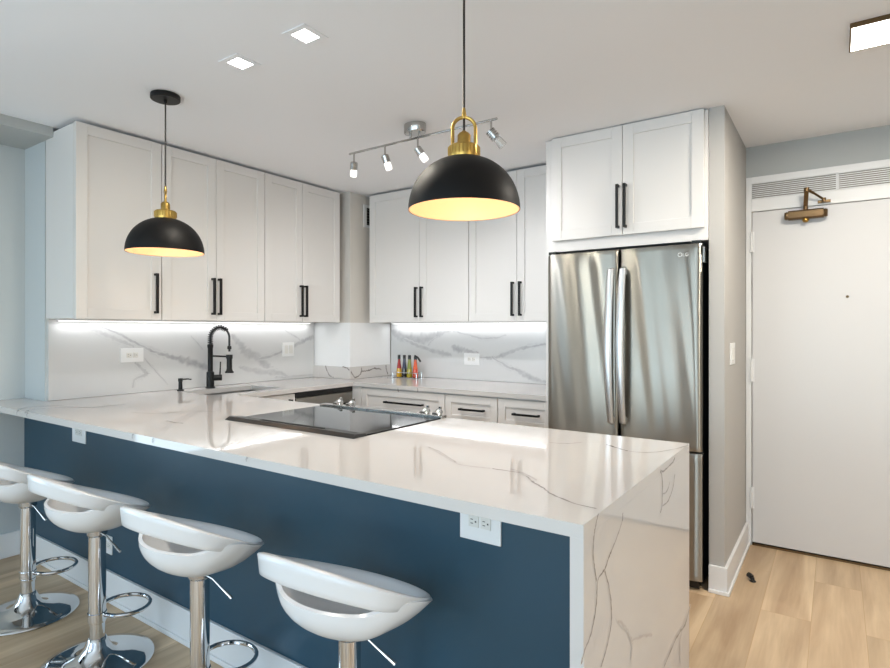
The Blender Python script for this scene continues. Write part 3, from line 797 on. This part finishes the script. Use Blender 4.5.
# ------------------------------------------------------------------ range
t = thing('range', 'slide-in range with black glass cooktop set into the peninsula', 'range', (-1.86, 1.85, 0))
m = MB(); m.box(RX0 + .006, RX1 - .006, RY0 + .01, 2.125, .02, .906); obj('body', m, M['blackp'], t)
m = MB(); m.box(RX0 + .008, RX1 - .008, RY0 + .07, 2.105, .9065, .918); obj('glass_top', m, M['glassb'], t, bevel=.002)
m = MB(); m.hexa([(RX0 - .004, RY0 - .002, ZC + .001), (RX1 + .004, RY0 - .002, ZC + .001), (RX1 + .004, RY0 + .075, ZC + .001), (RX0 - .004, RY0 + .075, ZC + .001),
    (RX0 + .004, RY0 + .016, .928), (RX1 - .004, RY0 + .016, .928), (RX1 - .004, RY0 + .072, .924), (RX0 + .004, RY0 + .072, .924)])
obj('rear_trim', m, M['blackp'], t, bevel=.002)
m = MB(); m.box(RX0 + .2, RX1 - .2, RY0 + .03, RY0 + .05, .9255, .9285); obj('vent_slot', m, M['dark'], t)
m = MB(); m.box(RX0 - .002, RX1 + .002, 2.106, 2.15, .9, .9265)
m.hexa([(RX0 + .004, 2.126, .80), (RX1 - .004, 2.126, .80), (RX1 - .004, 2.185, .80), (RX0 + .004, 2.185, .80), (RX0 + .004, 2.126, .9), (RX1 - .004, 2.126, .9), (RX1 - .004, 2.15, .9), (RX0 + .004, 2.15, .9)])
obj('control_panel', m, M['nickel'], t, bevel=.002)
m = MB(); m.box(RX0 + .004, RX1 - .004, 2.127, 2.17, .2, .79); obj('oven_door', m, M['steel'], t, bevel=.003)
m = MB(); m.tube([(RX0 + .06, 2.17, .75), (RX0 + .06, 2.215, .75), (RX1 - .06, 2.215, .75), (RX1 - .06, 2.17, .75)], .011, 10); obj('oven_handle', m, M['steel'], t)
m = MB(); m.box(RX0 + .004, RX1 - .004, 2.127, 2.165, .04, .19); obj('storage_drawer', m, M['steel'], t, bevel=.003)
for u in (338.5, 351, 425.5, 438):
    x = onY(u, 408, 2.175).x
    m = MB(); nrm = Vector((0, .8, .6)); m.lathe([(.026, 0), (.026, .006), (.02, .008), (.019, .036), (.016, .04), (.001, .04)], (x, 2.16, .912), 20, nrm)
    p = Vector((x, 2.16, .912)) + nrm * .042; m.box(p.x - .005, p.x + .005, p.y - .006, p.y + .006, p.z - .018, p.z + .018)
    obj('knob', m, M['chrome'], t)

# ------------------------------------------------------------------ bottles in a rack
BX = [-3.045, -2.988, -2.934, -2.872]; BY = 3.735
t = thing('bottle_rack', 'low chrome wire rack holding four oil bottles on the back counter', 'rack', (-2.96, BY, ZC))
m = MB(); m.box(-3.085, -2.835, BY - .032, BY + .032, ZC + .0006, ZC + .006); obj('tray', m, M['nickel'], t)
m = MB(); m.tube([(-3.085, BY - .034, ZC + .045), (-2.835, BY - .034, ZC + .045), (-2.835, BY + .034, ZC + .045), (-3.085, BY + .034, ZC + .045)], .003, 8, closed=True)
for x in (-3.085, -2.835):
    for y in (BY - .034, BY + .034): m.cyl((x, y, ZC + .002), (x, y, ZC + .045), .003, n=8)
obj('rail', m, M['chrome'], t)
BOT = [('red over yellow oil', '#d8a51a', '#a3201a'), ('black vinegar', '#141312', '#2a2c44'), ('yellow-green oil with herbs', '#a89a25', '#7f8a2a'), ('orange-red chili oil', '#c83c16', '#d2501c')]
for k, (x, (nm, c1, c2)) in enumerate(zip(BX, BOT)):
    t = thing('oil_bottle', 'slim glass bottle of %s with black cap in the counter rack' % nm if k < 3 else 'slim bottle of orange-red chili oil with a tilted black spout', 'bottle', (x, BY, ZC + .006), 'oil bottles in the counter rack')
    body = mat('bottle_fill_lower', c1, .12, coat=.6, var=(40, .1)); neck = mat('bottle_fill_upper', c2, .12, coat=.6, var=(40, .12))
    m = MB(); m.lathe([(.022, 0), (.024, .003), (.0235, .03), (.02, .07)], (x, BY, ZC + .0065), 20); obj('body', m, body, t)
    m = MB(); m.lathe([(.02, .07), (.015, .11), (.012, .135), (.0115, .148)], (x, BY, ZC + .0066), 20); obj('neck', m, neck, t)
    m = MB()
    if k < 3: m.lathe([(.0125, .148), (.0125, .182), (.011, .184)], (x, BY, ZC + .0067), 16)
    else:
        m.lathe([(.0125, .148), (.0125, .17), (.01, .176)], (x, BY, ZC + .0067), 16)
        m.tube([(x - .005, BY, ZC + .186), (x + .03, BY - .005, ZC + .172), (x + .062, BY - .01, ZC + .14)], [.009, .0085, .008], 10)
    obj('cap', m, M['blackp'], t)

# ------------------------------------------------------------------ fridge
t = thing('refrigerator', 'stainless french-door refrigerator with bottom freezer beside the entry wall', 'refrigerator', (-.967, 3.45, 0))
F0, F1, FM = -1.388, -.555, -.971
m = MB(); m.box(F0 + .004, F1 - .004, 3.145, 3.86, .03, 1.738); obj('body', m, mat('fridge_side_paint', '#2c2c2d', .5, var=(40, .08)), t)
m = MB(); m.box(F0 + .01, F1 - .01, 3.125, 3.145, .06, 1.72); obj('gasket', m, M['dark'], t)
def wavy_door(name, x0, x1, z0, z1, seed, parent):
    m = MB(); nx, nz = 46, 70 if z1 - z0 > .8 else 40
    yb = 3.122; r = random.Random(seed)
    ph = [r.uniform(0, 6.28) for _ in range(6)]
    def yy(a, b):
        x = x0 + (x1 - x0) * a; z = z0 + (z1 - z0) * b
        e = .012 * (max(0, abs(a - .5) - .44) / .06) ** 2 + .006 * (max(0, abs(b - .5) - .488) / .012) ** 2
        bow = .006 * ((a - .5) * 2) ** 2
        wv = .0011 * math.sin(x * 27 + z * 3.6 + ph[0]) + .0006 * math.sin(x * 55 + z * 6.2 + ph[1]) + .0006 * math.sin(z * 4 + x * 9 + ph[2]) + .00007 * math.sin(x * 110 + z * 9 + ph[3])
        edge = min(1, min(a, 1 - a) * 10) * min(1, min(b, 1 - b) * 12)
        return 3.06 + e + bow + wv * edge
    rows = []
    for j in range(nz + 1):
        rows.append([m.bm.verts.new((x0 + (x1 - x0) * i / nx, yy(i / nx, j / nz), z0 + (z1 - z0) * j / nz)) for i in range(nx + 1)])
    back = [[m.bm.verts.new((x, yb, z)) for x in (x0, x1)] for z in (z0, z1)]
    bm = m.bm
    for j in range(nz):
        for i in range(nx): bm.faces.new((rows[j][i], rows[j][i + 1], rows[j + 1][i + 1], rows[j + 1][i]))
    bm.faces.new([back[0][0], back[0][1]] + rows[0][::-1]); bm.faces.new(rows[nz] + [back[1][1], back[1][0]])
    bm.faces.new([back[0][0]] + [rows[j][0] for j in range(nz + 1)] + [back[1][0]]); bm.faces.new([back[1][1]] + [rows[j][nx] for j in range(nz, -1, -1)] + [back[0][1]])
    bm.faces.new([back[0][1], back[0][0], back[1][0], back[1][1]])
    bmesh.ops.recalc_face_normals(bm, faces=bm.faces[:])
    return obj(name, m, M['steel'], parent, angle=50)
def fridge_handle(x, z0, z1, parent, s):
    # bright satin bar
    m = MB(); rings = []; N = 28
    for k in range(N + 1):
        f = k / N; z = z0 + (z1 - z0) * f
        out = .03 + .028 * math.sin(PI * f)
        wd = .0175 + .004 * math.sin(PI * f)
        xx = x + s * .008 * math.sin(PI * f)
        y = 3.06 - out
        sec = [(-1, .3), (-.75, -.6), (-.3, -1), (.3, -1), (.75, -.6), (1, .3), (.6, .9), (-.6, .9)]
        rings.append([(xx + a * wd, y + b * .009, z) for a, b in sec])
    m.loft(rings)
    for z, d in ((z0 + .01, .04), (z1 - .01, -.04)):
        m.hexa([(x - .011, 3.065, z - .02), (x + .011, 3.065, z - .02), (x + .011, 3.065, z + .02), (x - .011, 3.065, z + .02), (x - .011, 3.028, z - .01), (x + .011, 3.028, z - .01), (x + .011, 3.028, z + .01), (x - .011, 3.028, z + .01)])
    return obj('handle', m, M['satin'], parent, angle=60)
d = wavy_door('door', F0, FM - .005, .703, 1.752, 3, t); fridge_handle(-1.005, .815, 1.645, d, -1)
d = wavy_door('door', FM + .005, F1, .703, 1.752, 11, t); fridge_handle(-.94, .82, 1.645, d, -1)
# small badge lettering near the top right corner
m = MB(); bx, bz, by = -.657, 1.699, 3.0605
m.tube([(bx + .0095 * math.cos(q), by, bz + .0095 * math.sin(q)) for q in [2 * PI * k / 20 for k in range(20)]], .0012, 6, closed=True)
m.tube([(bx + .015, by, bz + .008), (bx + .015, by, bz - .008), (bx + .023, by, bz - .008)], .0013, 6)
m.tube([(bx + .0335 + .0075 * math.cos(q), by, bz + .008 * math.sin(q)) for q in [PI * (.25 + 1.55 * k / 12) for k in range(13)]] + [(bx + .041, by, bz), (bx + .035, by, bz)], .0013, 6)
obj('badge', m, M['plate'], d)
d = wavy_door('freezer_drawer', F0, F1, .05, .692, 5, t)
m = MB(); m.tube([(F0 + .09, 3.062, .63), (F0 + .09, 3.0, .63), (F1 - .09, 3.0, .63), (F1 - .09, 3.062, .63)], .012, 12); obj('handle', m, M['nickel'], d)
m = MB(); m.box(F1 - .05, F1 - .006, 3.07, 3.14, 1.754, 1.768); m.box(F0 + .006, F0 + .05, 3.07, 3.14, 1.754, 1.768); obj('hinge_cover', m, M['blackp'], t)
m = MB(); m.box(F1 + .002, F1 + .012, 3.075, 3.125, 1.655, 1.735); obj('hinge', m, M['nickel'], t, bevel=.002)
m = MB(); m.box(F0 + .02, F1 - .02, 3.1, 3.14, .005, .048); obj('toe_grille', m, M['blackp'], t)

# ------------------------------------------------------------------ pendants
def pendant(label, x, y, axis, zr=1.686):
    """axis: direction of the yoke's plane"""
    t = thing('pendant_lamp', label, 'pendant lamp', (x, y, CEIL), 'black dome pendants over the peninsula')
    c = (x, y, 0)
    m = MB(); m.lathe([(.064, CEIL - .001), (.066, CEIL - .004), (.066, CEIL - .022), (.063, CEIL - .025), (.008, CEIL - .0255), (.008, CEIL - .038), (.003, CEIL - .04)], c, 36); obj('canopy', m, M['black'], t)
    R, H = .172, .165; zt = zr + H
    m = MB()
    out, inn = [], []
    for k in range(17):
        a = PI / 2 * k / 16
        out.append((R * math.cos(a) ** .92 if k < 16 else .012, zr + H * math.sin(a)))
        inn.append(((R - .004) * math.cos(a) ** .92 if k < 16 else .012, zr + .001 + (H - .006) * math.sin(a)))
    m.lathe(out, c, 56, cap0=False, cap1=True); m.mi = 1; m.lathe(inn, c, 56, cap0=False, cap1=True)
    m.lathe([(R, zr), (R - .004, zr + .001)], c, 56, cap0=False, cap1=False)
    sh = obj('shade', m, [M['shade'], M['gold_in']], t)
    m = MB(); m.lathe([(.046, zt - .007), (.048, zt + .003), (.048, zt + .029), (.045, zt + .033), (.02, zt + .0335)], c, 32)
    for k in range(24):
        a = 2 * PI * k / 24; m.cyl((x + .047 * math.cos(a), y + .047 * math.sin(a), zt + .004), (x + .047 * math.cos(a), y + .047 * math.sin(a), zt + .028), .0032, n=6)
    obj('collar', m, M['brass'], t)
    m = MB(); m.lathe([(.0205, zt + .034), (.0205, zt + .066), (.016, zt + .073), (.008, zt + .078), (.004, zt + .082)], c, 24); obj('socket', m, M['brass'], t)
    m = MB(); ax = Vector(axis).normalized(); z1 = zt + .088; pts = []
    pts.append(Vector(c) + ax * -.035 + Vector((0, 0, zt + .025)))
    for k in range(17):
        a = PI - PI * k / 16; pts.append(Vector(c) + ax * .035 * math.cos(a) + Vector((0, 0, z1 + .034 * math.sin(a))))
    pts.append(Vector(c) + ax * .035 + Vector((0, 0, zt + .025)))
    m.tube(pts, .0055, 10); obj('yoke', m, M['brass'], t)
    m = MB(); m.lathe([(.006, z1 + .03), (.008, z1 + .036), (.006, z1 + .05), (.0045, z1 + .062), (.003, z1 + .064)], c, 16); obj('ferrule', m, M['brass'], t)
    m = MB(); m.cyl((x, y, z1 + .06), (x, y, CEIL - .03), .0036, n=8); m.cyl((x, y, zt + .08), (x, y, z1 + .032), .0036, n=8); obj('cord', m, M['blackp'], t)
    m = MB(); m.lathe([(.013, zt - .008), (.014, zt - .03), (.022, zt - .05), (.0235, zt - .066), (.018, zt - .082), (.001, zt - .089)], c, 20); obj('bulb', m, M['bulb'], t)
    l = bpy.data.lights.new('pendant_bulb_light', 'POINT'); l.energy = .8; l.color = (1, .84, .66); l.shadow_soft_size = .03
    lo = bpy.data.objects.new('pendant_bulb_light', l); COL.objects.link(lo); lo.parent = t; lo.location = Vector((x, y, zr + .04)) - Vector((x, y, CEIL))
pendant('black dome pendant hanging on the left, farther over the counter, with its round ceiling canopy', -2.637, 1.476, (-.872, .488, 0))
pendant('larger-looking black dome pendant nearest the viewer, with round brass yoke and gold inside', -.946, 1.476, (.845, .535, 0))

# ------------------------------------------------------------------ track light
t = thing('track_light', 'satin chrome ceiling bar with four small glass spotlights', 'track light', (-1.9, 2.46, CEIL))
TY, TZ = 2.46, 2.362
m = MB(); rr = []
for z, s in ((CEIL - .001, 1), (CEIL - .045, 1), (CEIL - .05, .93)):
    rr.append([(-1.895 + .065 * s * math.cos(2 * PI * k / 32), TY + .05 * s * math.sin(2 * PI * k / 32), z) for k in range(32)])
m.loft(rr)
for dx_ in (-.03, .03): m.cyl((-1.895 + dx_, TY, TZ), (-1.895 + dx_, TY, CEIL - .049), .006, n=10)
obj('canopy', m, M['nickel'], t, angle=40)
m = MB(); m.tube([(-2.385, TY, TZ), (-1.383, TY, TZ)], .006, 10); obj('bar', m, M['nickel'], t)
HEADS = [(-2.348, (-.35, .3, -1), 1), (-2.108, (.15, .35, -1), 1), (-1.875, (.5, .4, -.9), 1), (-1.416, (.55, .35, -.75), 0)]
for x, d, lit in HEADS:
    d = Vector(d).normalized(); p = Vector((x, TY, TZ))
    q = p + Vector((0, 0, -.062))
    m = MB(); m.cyl(p, q, .005, n=10); m.lathe([(.0075, -.01), (.0075, .01)], q, 10, Vector((0, 1, 0)))
    m.lathe([(.01, -.022), (.018, -.02), (.0215, -.016), (.0215, .022), (.019, .024)], q + d * .012, 24, d)
    for s in ((-.02, -.012, .0, .012, .022) if not lit else ()): m.lathe([(.0255, s - .002), (.0255, s + .002)], q + d * .012, 24, d)
    h = obj('spotlight', m, M['nickel'], t)
    m = MB()
    if lit: m.lathe([(.0175, .024), (.0195, .036), (.02, .054), (.0175, .066), (.001, .07)], q + d * .012, 24, d)
    else: m.lathe([(.0195, .03), (.021, .045), (.0225, .078), (.02, .078), (.0185, .046), (.017, .031)], q + d * .012, 24, d)
    obj('glass_shade', m, M['frost'] if lit else M['clear'], h)
    if lit:
        l = bpy.data.lights.new('spotlight_lamp', 'SPOT'); l.energy = 9; l.color = (.98, .98, 1); l.shadow_soft_size = .03; l.spot_size = math.radians(150); l.spot_blend = .8
        lo = bpy.data.objects.new('spotlight_lamp', l); COL.objects.link(lo); lo.parent = t; lo.location = q + d * .09 - WORLD[t]; lo.rotation_euler = d.to_track_quat('-Z', 'Y').to_euler()

# ------------------------------------------------------------------ recessed downlights and hall light
def downlight(label, x, y):
    t = thing('downlight', label, 'ceiling light', (x, y, CEIL), 'square recessed downlights')
    m = MB(); a, b = .062, .037
    m.slab([x - a, x - b, x + b, x + a], [y - a, y - b, y + b, y + a], lambda i, j: not (i == 1 and j == 1), CEIL - .004, CEIL - .0005); obj('trim', m, M['ceiling'], t, bevel=.001)
    m = MB(); m.box(x - b, x + b, y - b, y + b, CEIL - .0025, CEIL - .0008); obj('diffuser', m, M['down'], t)
    area('downlight_lamp', (x, y, CEIL - .006), (0, 0, -1), .085, .085, 4, (1, .92, .78))
downlight('square recessed downlight farther left, nearer the small pendant canopy', -2.06, 1.476)
downlight('square recessed downlight closer to the top edge, between the two pendants', -1.663, 1.478)
t = thing('hall_light', 'flat ceiling light panel with bronze edge near the entry door', 'ceiling light', (.26, 2.665, CEIL))
m = MB(); hx0, hx1, hy0, hy1 = .04, .48, 2.55, 2.775
m.slab([hx0, hx0 + .006, hx1 - .006, hx1], [hy0, hy0 + .006, hy1 - .006, hy1], lambda i, j: not (i == 1 and j == 1), CEIL - .018, CEIL - .0005); obj('frame', m, M['bronze'], t)
m = MB(); m.box(hx0 + .006, hx1 - .006, hy0 + .006, hy1 - .006, CEIL - .017, CEIL - .0007); obj('diffuser', m, M['hall'], t)
area('hall_lamp', ((hx0 + hx1) / 2, (hy0 + hy1) / 2, CEIL - .026), (0, 0, -1), hx1 - hx0 - .02, hy1 - hy0 - .02, 18, (1, .92, .80))

# ------------------------------------------------------------------ bar stools (front = local +x)
def make_stool():
    t = thing('bar_stool', '', 'bar stool', (0, 0, 0), 'white chrome-legged bar stools along the navy peninsula')
    m = MB(); m.lathe([(.20, .0005), (.203, .004), (.2, .009), (.17, .013), (.12, .02), (.08, .031), (.057, .048), (.045, .07), (.036, .09), (.031, .1), (.028, .102)], n=56); obj('base', m, M['chrome'], t, angle=60)
    m = MB(); m.cyl((0, 0, .09), (0, 0, .34), .027, n=28); obj('inner_tube', m, M['chrome'], t)
    m = MB(); m.lathe([(.0285, .145), (.03, .146), (.0305, .15), (.0305, .156)], n=28); m.lathe([(.0295, .158), (.0305, .159), (.0305, .488), (.028, .49)], n=28); obj('column', m, M['chrome'], t)
    m = MB(); m.lathe([(.031, .488), (.036, .495), (.036, .518)], n=24); obj('swivel_plate', m, M['nickel'], t)
    m = MB(); pts = []
    for k in range(28):
        a = 2 * PI * k / 28; pts.append((.03 + .078 + .088 * -math.cos(a), .1 * math.sin(a), .185))
    m.tube(pts, .008, 10, closed=True); m.lathe([(.034, .17), (.034, .2)], n=24); obj('footrest', m, M['chrome'], t)
    m = MB(); m.tube([(.0, -.03, .503), (.005, -.06, .497), (.012, -.095, .474), (.02, -.14, .447)], [.003, .003, .0035, .0055], 8); obj('lever', m, M['nickel'], t)
    # bowl-shaped seat: its rim meets the tilted band at the front and sides, and dips below it at the back
    NT = 64; S = 12
    BX, BY, OX, TILT = .194, .255, -.025, .445      # band half depth, half width, centre ahead of the post, slope
    sm = lambda e0, e1, q: (lambda k: k * k * (3 - 2 * k))(min(1, max(0, (q - e0) / (e1 - e0))))
    def rim(a):
        ca, sa = math.cos(a), math.sin(a)
        wf = sm(-.72, .12, ca)
        rx = (.141 * (1 - wf) + (BX + .0015) * wf); ry = (.203 * (1 - wf) + (BY + .0015) * wf)
        x, y = OX + rx * ca, ry * sa
        z = .632 * (1 - wf) + (.660 - TILT * x - .18 * y * y) * wf
        return x, y, z
    m = MB(); rings = []; zb = .516
    def ring(a, shrink, dz, up):
        out = []; q_ = a / (PI / 2)
        for k in range(NT):
            x, y, z = rim(2 * PI * k / NT)
            wf = sm(-.72, .12, math.cos(2 * PI * k / NT))
            h = (1 - max(0, math.cos(a)) ** .9) * (1 - wf) + q_ ** 1.6 * wf
            rho = ((math.sin(a) ** .95) * (1 - wf) + q_ ** .66 * wf if a > 0 else .03) * shrink
            cx = OX * math.sin(a)
            out.append((cx + (x - OX) * rho, y * rho, zb + dz + (z + up - zb - dz) * h))
        return out
    for s_ in range(S + 1): rings.append(ring(PI / 2 * s_ / S, 1, 0, 0))
    for s_ in range(S, -1, -1): rings.append(ring(PI / 2 * s_ / S, .93, .022, .003))
    m.loft(rings); obj('seat', m, M['seat'], t, angle=50)
    # tilted band looping round behind the seat
    m = MB(); rings = []; NB = 72
    for k in range(NB):
        a = 2 * PI * k / NB; ca, sa = math.cos(a), math.sin(a)
        x, y = OX + BX * ca, BY * sa
        nrm = Vector((ca / BX, sa / BY, 0)).normalized()
        z0, z1 = .6028 - TILT * x, .668 - TILT * x - .18 * y * y
        sec = []
        for o_, f in ((0, .06), (.0, .3), (0, .7), (0, .95), (-.004, 1), (-.016, 1), (-.02, .93), (-.022, .6), (-.022, .3), (-.02, .0), (-.005, 0)):
            sec.append(Vector((x, y, z0 + (z1 - z0) * f)) + nrm * (o_ - (.006 + .056 * sm(-.65, .1, ca)) * (1 - f)))
        rings.append(sec)
    bm = m.bm; R = [[bm.verts.new(q) for q in r] for r in rings]; K = len(rings[0])
    for i in range(NB):
        p_, q_ = R[i], R[(i + 1) % NB]
        for k in range(K): bm.faces.new((p_[k], p_[(k + 1) % K], q_[(k + 1) % K], q_[k]))
    bmesh.ops.recalc_face_normals(bm, faces=bm.faces[:])
    obj('backrest', m, M['seat'], t, angle=60)
    return t
def copy_tree(o, parent=None):
    c = o.copy(); COL.objects.link(c)
    if parent is not None: c.parent = parent
    for ch in o.children: copy_tree(ch, c)
    return c
proto = make_stool()
STOOLS = [(-3.095, 1.075, 90, .008, 'white bar stool farthest left, partly cut by the left picture edge'),
          (-2.4155, 1.074, 90, .015, 'white bar stool second from the left wall, chrome disc base in view'),
          (-1.7344, 1.088, 91.6, .011, 'white bar stool third from the left, its base below the picture edge'),
          (-1.0947, 1.13, 92.6, -.008, 'nearest white bar stool, closest to the waterfall end of the peninsula')]
stools = [proto] + [copy_tree(proto) for _ in STOOLS[1:]]
for o, (x, y, a, up, lab) in zip(stools, STOOLS):
    o.location = (x, y, 0); o.rotation_euler = (0, 0, math.radians(a)); o['label'] = lab
    for ch in o.children:
        if ch.name.split('.')[0] in ('seat', 'backrest', 'lever', 'swivel_plate', 'column'): ch.location.z = up

# ------------------------------------------------------------------ door stop on the floor
t = thing('door_stop', 'small black floor-mounted door stop on the oak floor near the entry', 'door stop', (-.367, 3.37, 0))
m = MB(); m.lathe([(.016, .0005), (.016, .004), (.012, .006), (.009, .008), (.008, .02), (.007, .022)], (-.362, 3.365, 0), 20); obj('base', m, M['blackp'], t)
m = MB(); m.lathe([(.009, -.015), (.013, -.012), (.014, 0), (.013, .011), (.008, .014)], (-.376, 3.376, .023), 20, (-.6, .5, .1)); obj('bumper', m, M['rubber'], t)
